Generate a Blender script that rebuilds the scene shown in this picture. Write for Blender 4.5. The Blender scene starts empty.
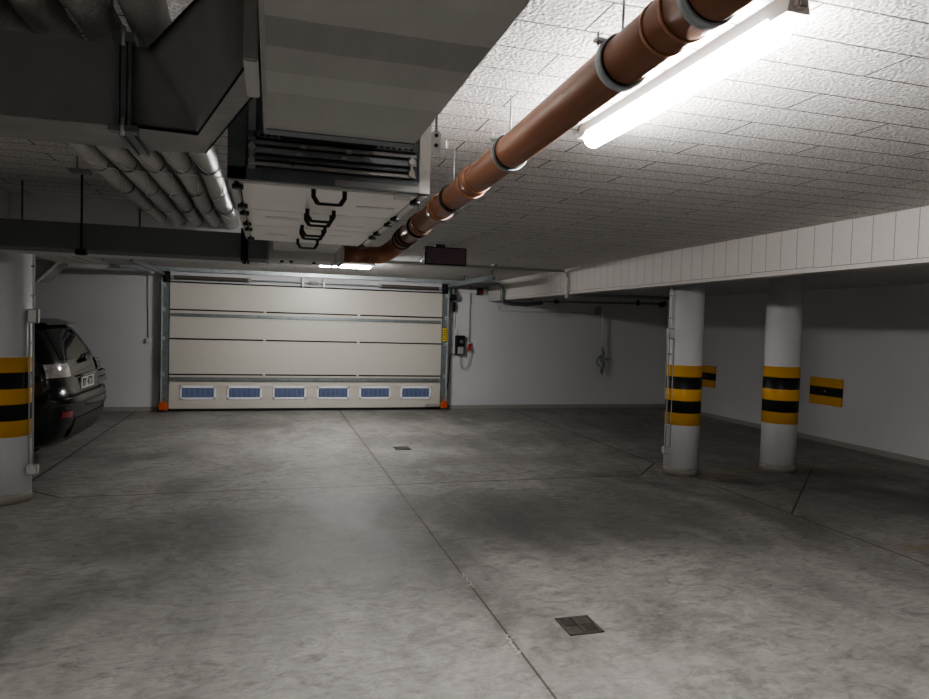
import bpy, bmesh, math, random
from mathutils import Vector, Matrix
random.seed(7)
COL = bpy.context.scene.collection
PI = math.pi
CEIL, WALLY, RIGHTX, LEFTX, FRONTY = 2.449, 12.382, 7.989, -7.2, -7.0

# ------------------------------------------------------------------ materials
def nt(name):
    m = bpy.data.materials.new(name); m.use_nodes = True
    n = m.node_tree; b = n.nodes['Principled BSDF']
    return m, n, b
def L(n, a, b): n.links.new(a, b)
def nd(n, t, **k):
    x = n.nodes.new(t)
    for a, v in k.items(): setattr(x, a, v)
    return x
def mathn(n, op, a, b=None, c=None, clamp=False):
    x = nd(n, 'ShaderNodeMath', operation=op); x.use_clamp = clamp
    for i, v in enumerate((a, b, c)):
        if v is None: continue
        if isinstance(v, (int, float)): x.inputs[i].default_value = v
        else: L(n, v, x.inputs[i])
    return x.outputs[0]
def mixc(n, f, a, b, mode='MIX'):
    x = nd(n, 'ShaderNodeMix', data_type='RGBA', blend_type=mode)
    for i, v in ((0, f), (6, a), (7, b)):
        if isinstance(v, (int, float)): x.inputs[i].default_value = v
        elif isinstance(v, tuple): x.inputs[i].default_value = (*v, 1) if len(v) == 3 else v
        else: L(n, v, x.inputs[i])
    return x.outputs[2]
def noise(n, scale, detail=4, rough=.55, vec=None, dist=0):
    x = nd(n, 'ShaderNodeTexNoise'); x.inputs['Scale'].default_value = scale
    x.inputs['Detail'].default_value = detail; x.inputs['Roughness'].default_value = rough
    x.inputs['Distortion'].default_value = dist
    if vec is not None: L(n, vec, x.inputs['Vector'])
    return x.outputs['Fac']
def objco(n): return nd(n, 'ShaderNodeTexCoord').outputs['Object']
def mapv(n, vec, loc=(0,0,0), scale=(1,1,1), rot=(0,0,0)):
    x = nd(n, 'ShaderNodeMapping'); L(n, vec, x.inputs[0])
    x.inputs[1].default_value = loc; x.inputs[2].default_value = rot; x.inputs[3].default_value = scale
    return x.outputs[0]
def ramp(n, fac, a, b, lo=0., hi=1.):
    x = nd(n, 'ShaderNodeMapRange'); L(n, fac, x.inputs[0])
    x.inputs[1].default_value = a; x.inputs[2].default_value = b; x.inputs[3].default_value = lo; x.inputs[4].default_value = hi
    return x.outputs[0]
def bump(n, b, h, strength=.3, dist=.01):
    x = nd(n, 'ShaderNodeBump'); x.inputs['Strength'].default_value = strength; x.inputs['Distance'].default_value = dist
    L(n, h, x.inputs['Height']); L(n, x.outputs[0], b.inputs['Normal'])
def plain(name, col, rough=.5, metal=0., nscale=0, var=.12, bstr=0, coat=0, emis=0, ecol=None):
    m, n, b = nt(name)
    b.inputs['Base Color'].default_value = (*col, 1); b.inputs['Roughness'].default_value = rough
    b.inputs['Metallic'].default_value = metal
    v = objco(n); f = noise(n, nscale or 9, 4, .6, v)
    lo = tuple(c*(1-var) for c in col); hi = tuple(min(1, c*(1+var)) for c in col)
    L(n, mixc(n, f, lo, hi), b.inputs['Base Color'])
    if bstr: bump(n, b, f, bstr, .004)
    if coat: b.inputs['Coat Weight'].default_value = coat
    if emis:
        b.inputs['Emission Color'].default_value = (*(ecol or col), 1); b.inputs['Emission Strength'].default_value = emis
    return m

def mat_floor():
    m, n, b = nt('polished_concrete'); v = objco(n)
    big = noise(n, .55, 5, .6, v, .6)
    mid = noise(n, 1.7, 8, .68, mapv(n, v, (3,1,0), (1,.55,1)), .8)
    fine = noise(n, 26, 5, .7, v)
    sw = noise(n, 4.2, 10, .74, mapv(n, v, (7,2,0), (.8,1.5,1), (0,0,.5)), 1.6)
    c = mixc(n, ramp(n, big, .35, .65), (.115,.112,.106), (.30,.290,.274))
    c = mixc(n, ramp(n, mid, .38, .66, 0, .75), c, (.41,.395,.372))
    c = mixc(n, ramp(n, sw, .50, .68, 0, .8), c, (.085,.083,.079))
    c = mixc(n, ramp(n, fine, .3, .7, 0, .25), c, (.44,.425,.40)); grit = noise(n, 11, 9, .8, mapv(n, v, (1,5,0), (.7,1.3,1)), 1.2)
    c = mixc(n, ramp(n, grit, .48, .70, 0, .55), c, (.10,.095,.088)); c = mixc(n, ramp(n, grit, .46, .34, 0, .35), c, (.46,.445,.42))
    sep = nd(n, 'ShaderNodeSeparateXYZ'); L(n, v, sep.inputs[0]); X, Y = sep.outputs[0], sep.outputs[1]
    # dark soft-edged oval patches scattered over the floor
    def blob(cx, cy, rx, ry, amt):
        dx = mathn(n, 'DIVIDE', mathn(n, 'SUBTRACT', X, cx), rx); dy = mathn(n, 'DIVIDE', mathn(n, 'SUBTRACT', Y, cy), ry)
        r = mathn(n, 'ADD', mathn(n, 'MULTIPLY', dx, dx), mathn(n, 'MULTIPLY', dy, dy))
        r = mathn(n, 'ADD', r, mathn(n, 'MULTIPLY', mathn(n, 'SUBTRACT', mid, .5), 1.6))
        return ramp(n, r, 1.2, .1, 0, amt)
    for cx, cy, rx, ry, a in ((2.7,5.2,2.2,1.1,.5),(.6,5.4,1.7,.8,.4),(-1.2,5.4,1.6,.7,.28),(5.9,6.2,1.1,.7,.5),(3.4,9.0,2.6,.6,.35),(6.6,4.9,1.2,.6,.45),(4.9,5.0,1.0,.7,.3),(-.6,4.2,1.6,1.0,.30),(-1.6,3.0,.9,.8,.3),(.9,4.6,.8,.5,.25),(2.6,7.6,1.4,.4,.3)):
        c = mixc(n, blob(cx,cy,rx,ry,a), c, (.085,.084,.08))
    wob = mathn(n, 'MULTIPLY', mathn(n, 'SUBTRACT', noise(n, 3, 3, .6, v), .5), .035)
    def seam(d, w, lo=None, hi=None, axis=None):
        f = ramp(n, mathn(n, 'ABSOLUTE', d), w*.5, w, 1, 0)
        if axis is not None:
            if lo is not None: f = mathn(n, 'MULTIPLY', f, mathn(n, 'GREATER_THAN', axis, lo))
            if hi is not None: f = mathn(n, 'MULTIPLY', f, mathn(n, 'LESS_THAN', axis, hi))
        return f
    def lin(x0, y0, x1, y1):
        l = math.hypot(x1-x0, y1-y0); a, bb = (y1-y0)/l, -(x1-x0)/l
        return mathn(n, 'ADD', mathn(n, 'ADD', mathn(n, 'MULTIPLY', X, a), mathn(n, 'MULTIPLY', Y, bb)), -(a*x0+bb*y0))
    s = seam(mathn(n, 'SUBTRACT', X, 1.21), .0085)
    for f in (seam(mathn(n, 'ADD', mathn(n, 'SUBTRACT', Y, 6.55), wob), .012, -1.75, 3.97, X),
              seam(mathn(n, 'SUBTRACT', X, 4.5), .011, None, 6.1, Y),
              seam(mathn(n, 'SUBTRACT', X, 4.5), .014, 7.13, None, Y),
              seam(mathn(n, 'ADD', X, 2.18), .014, 6.95, None, Y),
              seam(lin(-1.75,6.55,-2.18,6.95), .014, -2.18, -1.75, X),
              seam(lin(3.97,6.55,4.5,7.13), .014, 3.97, 4.5, X),
              seam(lin(4.5,4.89,6.21,6.47), .012, 4.5, 6.3, X)):
        s = mathn(n, 'MAXIMUM', s, f)
    halo = seam(mathn(n, 'SUBTRACT', X, 1.21), .05)
    c = mixc(n, mathn(n, 'MULTIPLY', halo, .18), c, (.12,.10,.09))
    c = mixc(n, mathn(n, 'MULTIPLY', s, .88), c, (.055,.045,.04))
    # pale chipped filler beside the middle joint
    for y0, y1, x0 in ((3.02,3.24,1.2),(3.86,4.12,1.212)):
        f = seam(mathn(n, 'ADD', mathn(n, 'SUBTRACT', X, x0), mathn(n, 'MULTIPLY', wob, .6)), .016, y0, y1, Y)
        f = mathn(n, 'MULTIPLY', f, ramp(n, noise(n, 70, 4, .7, v), .50, .60))
        c = mixc(n, f, c, (.55,.54,.52))
    # worn yellow bay lines
    wear = ramp(n, noise(n, 7, 6, .7, v), .35, .65, .12, .75)
    def rect(x0, x1, y0, y1):
        f = mathn(n, 'MULTIPLY', mathn(n, 'GREATER_THAN', X, x0), mathn(n, 'LESS_THAN', X, x1))
        return mathn(n, 'MULTIPLY', f, mathn(n, 'MULTIPLY', mathn(n, 'GREATER_THAN', Y, y0), mathn(n, 'LESS_THAN', Y, y1)))
    for r in ((4.72,7.9,6.50,6.60),(4.6,7.9,3.86,3.97),(-7,-2.25,9.1,9.2)):
        c = mixc(n, mathn(n, 'MULTIPLY', rect(*r), wear), c, (.33,.23,.10))
    L(n, c, b.inputs['Base Color'])
    L(n, ramp(n, mid, .3, .7, .52, .68), b.inputs['Roughness'])
    h = mathn(n, 'SUBTRACT', mathn(n, 'MULTIPLY', fine, .15), s)
    bump(n, b, h, .35, .004)
    return m

def mat_ceiling():
    m, n, b = nt('textured_ceiling_board'); v = objco(n)
    br = nd(n, 'ShaderNodeTexBrick'); br.offset = .5; br.offset_frequency = 2; br.squash = 1
    L(n, mapv(n, v, (-1.34, -1.60, 0)), br.inputs['Vector'])
    br.inputs['Scale'].default_value = 1; br.inputs['Brick Width'].default_value = 1.0; br.inputs['Row Height'].default_value = .175
    br.inputs['Mortar Size'].default_value = .0035; br.inputs['Mortar Smooth'].default_value = .2
    br.inputs['Color1'].default_value = (1,1,1,1); br.inputs['Color2'].default_value = (.93,.93,.93,1); br.inputs['Mortar'].default_value = (0,0,0,1)
    vo = nd(n, 'ShaderNodeTexVoronoi'); vo.inputs['Scale'].default_value = 75; L(n, v, vo.inputs['Vector'])
    g = noise(n, 85, 3, .7, v)
    tex = mathn(n, 'ADD', mathn(n, 'MULTIPLY', vo.outputs['Distance'], .5), mathn(n, 'MULTIPLY', g, .8))
    c = mixc(n, ramp(n, tex, .35, .85), (.33,.318,.308), (.74,.72,.71))
    c = mixc(n, 1.0, c, br.outputs['Color'], 'MULTIPLY')
    c = mixc(n, mathn(n, 'MULTIPLY', br.outputs['Fac'], .75), c, (.10,.09,.085))
    L(n, c, b.inputs['Base Color']); b.inputs['Roughness'].default_value = .95
    h = mathn(n, 'SUBTRACT', mathn(n, 'MULTIPLY', tex, .7), mathn(n, 'MULTIPLY', br.outputs['Fac'], 2.0))
    bump(n, b, h, 1.0, .009)
    return m

def mat_beam():
    m, n, b = nt('beam_cladding_board'); v = objco(n)
    sep = nd(n, 'ShaderNodeSeparateXYZ'); L(n, v, sep.inputs[0])
    nz = noise(n, 1.2, 2, .5, v)
    y = mathn(n, 'ADD', mathn(n, 'ADD', sep.outputs[1], -4.268+17.5), mathn(n, 'MULTIPLY', nz, .02))
    fr = mathn(n, 'FRACT', mathn(n, 'DIVIDE', y, .175))
    d = mathn(n, 'ABSOLUTE', mathn(n, 'SUBTRACT', fr, .5))
    row = ramp(n, d, .478, .492)
    idx = mathn(n, 'FLOOR', mathn(n, 'DIVIDE', y, .175*4))
    wn = nd(n, 'ShaderNodeTexWhiteNoise', noise_dimensions='1D'); L(n, idx, wn.inputs['W'])
    zz = mathn(n, 'SUBTRACT', sep.outputs[2], mathn(n, 'ADD', mathn(n, 'MULTIPLY', wn.outputs[0], .02), 2.115))
    hl = ramp(n, mathn(n, 'ABSOLUTE', zz), .0015, .0035, 1, 0)
    above = mathn(n, 'GREATER_THAN', zz, 0)
    s = mathn(n, 'MAXIMUM', mathn(n, 'MULTIPLY', row, above), hl)
    g = noise(n, 60, 4, .7, v)
    c = mixc(n, g, (.52,.49,.47), (.72,.69,.67))
    c = mixc(n, mathn(n, 'MULTIPLY', s, .75), c, (.16,.14,.13))
    L(n, c, b.inputs['Base Color']); b.inputs['Roughness'].default_value = .9
    bump(n, b, mathn(n, 'SUBTRACT', mathn(n, 'MULTIPLY', g, .3), s), .5, .004)
    return m

def mat_wall():
    m, n, b = nt('white_painted_wall'); v = objco(n)
    c = mixc(n, noise(n, .8, 5, .6, v), (.60,.60,.61), (.72,.72,.73)); L(n, c, b.inputs['Base Color'])
    b.inputs['Roughness'].default_value = .75; bump(n, b, noise(n, 40, 4, .6, v), .08, .003)
    return m

def mat_stripes(name, edges, cols, axis=2):
    m, n, b = nt(name); sep = nd(n, 'ShaderNodeSeparateXYZ'); L(n, objco(n), sep.inputs[0]); z = sep.outputs[axis]
    c = cols[0]
    for e, k in zip(edges, cols[1:]): c = mixc(n, mathn(n, 'GREATER_THAN', z, e), c, k)
    L(n, c, b.inputs['Base Color']); b.inputs['Roughness'].default_value = .45
    return m

def mat_door():
    m, n, b = nt('embossed_door_panel'); v = objco(n)
    g = noise(n, 6, 6, .65, mapv(n, v, (0,0,0), (.35,1,9)), .5)
    c = mixc(n, g, (.56,.535,.475), (.64,.615,.55)); L(n, c, b.inputs['Base Color'])
    b.inputs['Roughness'].default_value = .33; bump(n, b, g, .35, .006)
    return m

def mat_metal(name, a, c2, rough=.45, metal=.7, sc=6, stretch=(1,1,1), bstr=.05):
    m, n, b = nt(name); v = mapv(n, objco(n), (0,0,0), stretch)
    f = noise(n, sc, 6, .65, v, .4)
    L(n, mixc(n, ramp(n, f, .3, .7), a, c2), b.inputs['Base Color'])
    b.inputs['Metallic'].default_value = metal; L(n, ramp(n, f, .3, .7, rough-.08, rough+.1), b.inputs['Roughness'])
    bump(n, b, f, bstr, .004); return m

def mat_foil():
    m, n, b = nt('aluminium_foil_lagging'); v = objco(n)
    f = noise(n, 26, 6, .72, mapv(n, v, (0,0,0), (1,1.2,1)), 1.4)
    L(n, mixc(n, f, (.42,.41,.395), (.98,.96,.93)), b.inputs['Base Color'])
    b.inputs['Metallic'].default_value = .3; b.inputs['Roughness'].default_value = .25
    bump(n, b, f, .9, .010); return m

def mat_bigduct():
    m, n, b = nt('duct_underside_sheet'); v = objco(n)
    sep = nd(n, 'ShaderNodeSeparateXYZ'); L(n, v, sep.inputs[0])
    w = mathn(n, 'ADD', sep.outputs[1], mathn(n, 'MULTIPLY', noise(n, 5, 2, .5, v), .02))
    wn = nd(n, 'ShaderNodeTexWhiteNoise', noise_dimensions='1D'); L(n, mathn(n, 'FLOOR', mathn(n, 'DIVIDE', w, .115)), wn.inputs['W'])
    f = noise(n, 9, 6, .7, mapv(n, v, (0,0,0), (1.2,.25,1)), .3)
    t = mathn(n, 'ADD', mathn(n, 'MULTIPLY', wn.outputs[0], .55), mathn(n, 'MULTIPLY', f, .5))
    L(n, mixc(n, t, (.25,.248,.238), (.58,.572,.545)), b.inputs['Base Color'])
    b.inputs['Metallic'].default_value = .25; b.inputs['Roughness'].default_value = .5
    bump(n, b, f, .08, .004); return m

def mat_glassdoor():
    m, n, b = nt('blue_door_window_pane'); v = objco(n); sep = nd(n, 'ShaderNodeSeparateXYZ'); L(n, v, sep.inputs[0])
    fx = mathn(n, 'ABSOLUTE', mathn(n, 'SUBTRACT', mathn(n, 'FRACT', mathn(n, 'DIVIDE', sep.outputs[0], .085)), .5))
    fz = mathn(n, 'ABSOLUTE', mathn(n, 'SUBTRACT', mathn(n, 'FRACT', mathn(n, 'DIVIDE', sep.outputs[2], .034)), .5))
    g = mathn(n, 'MAXIMUM', ramp(n, fx, .40, .46), mathn(n, 'MULTIPLY', ramp(n, fz, .36, .46), .5))
    c = mixc(n, g, (.045,.058,.105), (.10,.115,.17)); c = mixc(n, mathn(n, 'MULTIPLY', noise(n, 7, 2, .5, v), .5), c, (.09,.115,.18))
    L(n, c, b.inputs['Base Color']); b.inputs['Roughness'].default_value = .12
    L(n, c, b.inputs['Emission Color']); b.inputs['Emission Strength'].default_value = .3  # glow and blue tint stand in for dusk daylight outside the pane
    return m

M = dict(
 spring=plain('bronze_coil_steel', (.13,.11,.095), .5, .3),
 duct2=mat_metal('dark_painted_duct', (.135,.145,.150), (.175,.185,.19), .6, .1, 4), ductunder=mat_metal('duct_bottom_sheet', (.24,.24,.235), (.42,.415,.40), .5, .2, 5, (1,2,1)),
 floor=mat_floor(), ceiling=mat_ceiling(), beam=mat_beam(), wall=mat_wall(), door=mat_door(),
 wallgrey=plain('grey_skirting_paint', (.36,.345,.32), .6),
 colwhite=plain('column_white_paint', (.68,.68,.70), .55, nscale=2, var=.05),
 colbase=plain('column_base_beige', (.27,.25,.22), .7, nscale=14, var=.15, bstr=.2),
 band=mat_stripes('hazard_band_stripes', (.566,.702,.838,.968,1.105,1.23), ((.75,.40,.02),(.75,.40,.02),(.012,.012,.014),(.75,.40,.02),(.012,.012,.014),(.75,.40,.02),(.75,.40,.02))),
 board=mat_stripes('hazard_board_stripes', (-.066,.066), ((.75,.40,.02),(.012,.012,.014),(.75,.40,.02))),
 duct=mat_metal('dark_galvanised_duct', (.30,.305,.30), (.37,.375,.365), .55, .15, 4),
 ductlip=mat_metal('duct_flange_steel', (.34,.345,.34), (.45,.45,.44), .45, .3, 9),
 bigduct=mat_bigduct(), foil=mat_foil(),
 galv=mat_metal('galvanised_steel', (.34,.385,.395), (.52,.565,.575), .38, .45, 12),
 galvdark=mat_metal('dark_galvanised_steel', (.17,.20,.205), (.27,.30,.305), .45, .4, 12),
 light_steel=mat_metal('pale_zinc_steel', (.55,.55,.52), (.72,.72,.68), .35, .6, 14),
 ahu=plain('unit_panel_paint', (.80,.785,.75), .42, nscale=5, var=.06),
 ahugrey=plain('plenum_sheet', (.52,.515,.50), .5, .1, nscale=6, var=.1),
 black=plain('black_plastic', (.012,.012,.014), .4), rubber=plain('black_rubber', (.015,.015,.016), .8),
 darkvoid=plain('dark_gap', (.02,.021,.022), .9),
 pvc=mat_metal('brown_drain_pipe_plastic', (.21,.088,.046), (.27,.118,.062), .34, 0, 5, (1,.3,1), .02),
 pvcring=mat_metal('orange_brown_pipe_collar', (.30,.13,.06), (.36,.16,.075), .36, 0, 5, (1,1,1), .02),
 whiteplastic=plain('white_plastic', (.66,.66,.64), .4, var=.04), greyplastic=plain('grey_plastic', (.36,.36,.35), .5, var=.06),
 orange=plain('orange_plastic', (.75,.13,.02), .4), red=plain('red_plastic', (.45,.03,.02), .4), amber=plain('amber_lens', (.12,.03,.015), .25),
 yellow=plain('yellow_label', (.75,.55,.03), .5), pane=mat_glassdoor(), winframe=plain('white_window_frame', (.90,.90,.95), .35, var=.03),
 signface=plain('purple_black_sign_face', (.135,.075,.10), .35, nscale=60, var=.3),
 paint=plain('black_car_paint', (.006,.006,.007), .22, 0, var=.1, coat=.4), paintblue=plain('dark_blue_car_paint', (.012,.018,.045), .18, .2, coat=1),
 bumperblack=plain('dark_bumper_plastic', (.05,.048,.045), .5), carglass=plain('dark_car_glass', (.008,.009,.010), .04),
 tail=plain('clear_tail_lens', (.55,.52,.52), .12, .3, nscale=30, var=.7, coat=1), tailred=plain('red_reflector', (.28,.012,.02), .3, coat=1), chrome=plain('chrome_trim', (.6,.6,.58), .15, 1.),
 plate=plain('plate_white', (.62,.62,.58), .4), tyre=plain('tyre_rubber', (.018,.018,.018), .85), rim=plain('alloy_rim', (.35,.35,.36), .3, .9),
 iron=mat_metal('cast_iron_grate', (.075,.07,.062), (.15,.14,.125), .6, .4, 30),
)
def emis(name, col, s):
    m, n, b = nt(name); b.inputs['Emission Color'].default_value = (*col, 1); b.inputs['Emission Strength'].default_value = s
    b.inputs['Base Color'].default_value = (.9,.9,.9,1); return m
M['tube'] = emis('lit_tube_diffuser', (1.0,.975,.95), 150)
M['faint_fill_tube'] = emis('faint_fill_diffuser', (1.0,.97,.94), 25)  # weak emitter for the added side-bay fill lamp
M['fill_tube'] = emis('fill_tube_diffuser', (1.0,.97,.94), 80)  # emitter shared by the other added fill lamps
M['tube2'] = emis('lit_far_tube_diffuser', (1.0,.98,.96), 330)

# ------------------------------------------------------------------ geometry helpers
class MB:
    def __init__(s): s.b = bmesh.new()
    def box(s, x0, x1, y0, y1, z0, z1, bev=0):
        r = bmesh.ops.create_cube(s.b, size=1)
        for v in r['verts']:
            v.co = Vector(((x0+x1)/2+v.co.x*(x1-x0), (y0+y1)/2+v.co.y*(y1-y0), (z0+z1)/2+v.co.z*(z1-z0)))
        if bev:
            es = list({e for v in r['verts'] for e in v.link_edges})
            bmesh.ops.bevel(s.b, geom=es, offset=bev, segments=2, affect='EDGES')
        return s
    def cyl(s, a, c, r, r2=None, seg=20, caps=True):
        return s.tube([a, c], [r, r if r2 is None else r2], seg, caps)
    def tube(s, pts, r, seg=12, caps=True):
        pts = [Vector(p) for p in pts]; rr = r if isinstance(r, (list, tuple)) else [r]*len(pts)
        rings = []; up = None
        for i, p in enumerate(pts):
            d = (pts[min(i+1, len(pts)-1)]-pts[max(i-1, 0)]).normalized()
            if up is None: up = Vector((0,0,1)) if abs(d.z) < .9 else Vector((1,0,0))
            x = d.cross(up)
            if x.length < 1e-4: x = d.cross(Vector((0,1,0)))
            x.normalize(); up = x.cross(d).normalized()
            rings.append([s.b.verts.new(p+(x*math.cos(t)+up*math.sin(t))*rr[i]) for t in [2*PI*k/seg for k in range(seg)]])
        for A, B in zip(rings, rings[1:]):
            for k in range(seg):
                f = s.b.faces.new((A[k], A[(k+1)%seg], B[(k+1)%seg], B[k])); f.smooth = True
        if caps: s.b.faces.new(rings[0][::-1]); s.b.faces.new(rings[-1])
        return s
    def poly(s, a, c):      # two matching loops -> prism
        A = [s.b.verts.new(p) for p in a]; B = [s.b.verts.new(p) for p in c]; n = len(A)
        for k in range(n): s.b.faces.new((A[k], A[(k+1)%n], B[(k+1)%n], B[k]))
        s.b.faces.new(A[::-1]); s.b.faces.new(B); return s
    def bar(s, a, c, w, h):
        a, c = Vector(a), Vector(c); d = (c-a).normalized(); up = Vector((0,0,1)) if abs(d.z) < .9 else Vector((0,1,0))
        x = d.cross(up).normalized(); u = x.cross(d)
        o = [x*w/2+u*h/2, -x*w/2+u*h/2, -x*w/2-u*h/2, x*w/2-u*h/2]
        return s.poly([a+k for k in o], [c+k for k in o])
    def build(s, name, mat, parent=None, bevel=0, origin=None):
        bmesh.ops.recalc_face_normals(s.b, faces=s.b.faces)
        me = bpy.data.meshes.new(name); vs = [v.co.copy() for v in s.b.verts]
        if parent is not None: o0 = wloc(parent)
        elif origin is not None: o0 = Vector(origin)
        else:
            xs = [v.x for v in vs]; ys = [v.y for v in vs]; zs = [v.z for v in vs]
            o0 = Vector(((min(xs)+max(xs))/2, (min(ys)+max(ys))/2, min(zs)))
        for v in s.b.verts: v.co -= o0
        s.b.to_mesh(me); s.b.free(); me.materials.append(mat)
        ob = bpy.data.objects.new(name, me); COL.objects.link(ob)
        if parent is not None: ob.parent = parent
        else: ob.location = o0
        if bevel:
            bm = ob.modifiers.new('edge', 'BEVEL'); bm.width = bevel; bm.segments = 2; bm.limit_method = 'ANGLE'
        return ob
def wloc(o):
    l = Vector((0,0,0))
    while o is not None: l += Vector(o.location); o = o.parent
    return l
def thing(name, loc, label, cat, group=None, kind=None):
    o = bpy.data.objects.new(name, None); COL.objects.link(o); o.location = loc; o.empty_display_size = .1
    tag(o, label, cat, group, kind); return o
def tag(o, label, cat, group=None, kind=None):
    if label: o['label'] = label
    if cat: o['category'] = cat
    if group: o['group'] = group
    if kind: o['kind'] = kind
    return o
def struct(o, label=None): 
    o['kind'] = 'structure'
    if label: o['label'] = label
    return o
def arc(c, r, a0, a1, n, u, v):
    c, u, v = Vector(c), Vector(u), Vector(v)
    return [c+u*(r*math.cos(a0+(a1-a0)*k/n))+v*(r*math.sin(a0+(a1-a0)*k/n)) for k in range(n+1)]

# ------------------------------------------------------------------ room shell
O = (0,0,0)
struct(MB().box(LEFTX, RIGHTX, FRONTY, WALLY, -.1, 0).build('floor', M['floor'], origin=O), 'grey polished concrete garage floor with cut joints')
struct(MB().box(LEFTX, RIGHTX, FRONTY, WALLY, CEIL, CEIL+.1).build('ceiling', M['ceiling'], origin=O), 'rough pale ceiling boards laid in staggered rows')
struct(MB().box(LEFTX, RIGHTX, WALLY, WALLY+.1, 0, CEIL).build('wall_back', M['wall'], origin=O), 'white wall behind the garage door')
struct(MB().box(RIGHTX, RIGHTX+.1, FRONTY, WALLY+.1, 0, CEIL).build('wall_right', M['wall'], origin=O), 'white wall with the hazard boards')
struct(MB().box(LEFTX-.1, LEFTX, FRONTY, WALLY+.1, 0, CEIL).build('wall_left', M['wall'], origin=O), 'white wall in front of the parked cars')
struct(MB().box(LEFTX-.1, RIGHTX+.1, FRONTY-.1, FRONTY, 0, CEIL).build('wall_front', M['wall'], origin=O), 'white wall opposite the garage door')
struct(MB().box(4.014, 4.13, FRONTY, WALLY, 2.09, CEIL).build('ceiling_beam', M['beam'], origin=O), 'board-clad beam over the two white columns')
struct(MB().box(4.13, RIGHTX, FRONTY, WALLY, 2.305, CEIL).build('ceiling_side_bay', M['ceiling'], origin=O), 'lower ceiling over the bays along the side wall')
struct(MB().box(-2.6, -1.8, FRONTY, 6.3, 2.09, CEIL).build('ceiling_beam', M['beam'], origin=O), 'pale beam over the column beside the parked car')
struct(MB().box(-1.8, -.1, 5.5, 6.3, 2.09, CEIL).build('ceiling_beam', M['wall'], origin=O), 'short cross beam behind the long dark flat duct')
b = MB()
for (x0, x1, y0, y1, n_) in ((3.24, RIGHTX, WALLY-.012, WALLY, 'baseboard_back'), (LEFTX, -1.82, WALLY-.012, WALLY, 'baseboard_back_left'), (RIGHTX-.012, RIGHTX, FRONTY, WALLY, 'baseboard_right')):
    struct(MB().box(x0, x1, y0, y1, 0, .075).build(n_, M['wallgrey']), 'low grey skirting strip along the white wall')

# ------------------------------------------------------------------ columns
def column(x, y, R, label, chip=None, top=2.305):
    t = thing('column', (x, y, 0), label, 'column', 'white round columns with hazard bands', 'thing')
    MB().cyl((x,y,.085), (x,y,top), R, seg=64).build('shaft', M['colwhite'], t)
    MB().tube([(x,y,0),(x,y,.07),(x,y,.085)], [R+.004,R+.004,R-.002], 64).build('base_ring', M['colbase'], t)
    MB().tube([(x,y,.566),(x,y,1.23)], [R+.004]*2, 64).build('hazard_band', M['band'], t)
    if chip:
        MB().poly([(x+chip[0], y+chip[1], .08), (x+chip[0]+.045, y+chip[1]+.02, .08), (x+chip[0]+.025, y+chip[1]+.01, .105)],
                  [(x+chip[0], y+chip[1]+.02, .08), (x+chip[0]+.045, y+chip[1]+.04, .08), (x+chip[0]+.025, y+chip[1]+.03, .105)]).build('chipped_spot', M['rubber'], t)
    return t
column(4.485, 6.57, .19, 'white round column carrying a conduit, nearer the middle of the garage floor', (-.02,-.195))
column(5.80, 6.56, .195, 'white round column with no conduit, nearer the wall with the hazard boards', top=2.305)
column(-2.17, 6.53, .20, 'white round column in front of the parked black car', top=CEIL)

def column_conduit(x, y, ztop, label, dx=.028, dy=-.003):
    t = thing('conduit', (x, y, .25), label, 'conduit', 'surface conduits on the columns')
    MB().tube([(x,y,1.62),(x,y,ztop)], .010, 10).build('pipe', M['whiteplastic'], t)
    MB().tube([(x,y,.30),(x,y,1.53)], .008, 10).tube([(x+dx,y+dy,.31),(x+dx,y+dy,1.53)], .007, 10).build('lower_pipe', M['greyplastic'], t)
    j = MB().box(x-.035, x+.045, y-.045, y+.02, 1.52, 1.64, .006).build('junction_box', M['greyplastic'], t)
    MB().box(x-.026, x+.036, y-.050, y-.043, 1.53, 1.63, .002).build('lid', M['whiteplastic'], j)
    s = MB().box(x-.04, x+.045, y-.05, y+.02, .235, .315, .007).build('socket_box', M['greyplastic'], t)
    MB().box(x-.032, x+.037, y-.056, y-.048, .243, .307, .002).build('flap', M['light_steel'], s)
    for z in (.55, 1.35, 1.75, 2.0):
        if z < ztop: MB().box(x-.016, x+.012 if z > 1.6 else x+dx+.012, y-.014, y+.015, z-.008, z+.008, .002).build('clip', M['greyplastic'], t)
column_conduit(4.272, 6.56, 2.305, 'grey conduit with two boxes on the column near the middle joint', .030, -.045)
column_conduit(-1.938, 6.47, 2.44, 'pale conduit with two boxes on the column beside the black car', -.028)

# hazard boards on the wall
for (y0, y1, lb) in ((7.80, 8.40, 'yellow and black foam board on the white wall behind the plain column'), (10.70, 11.30, 'yellow and black foam board partly hidden behind the column with the conduit')):
    c_ = ((y0+y1)/2)
    o = MB().box(RIGHTX-.03, RIGHTX, y0, y1, .575, .975, .004).build('hazard_board', M['board'], origin=(RIGHTX, c_, .775))
    tag(o, lb, 'hazard board', 'hazard boards on the side wall')
    MB().cyl((RIGHTX-.036, c_, .775), (RIGHTX-.028, c_, .775), .013).build('fixing_cap', M['greyplastic'], o)

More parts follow.
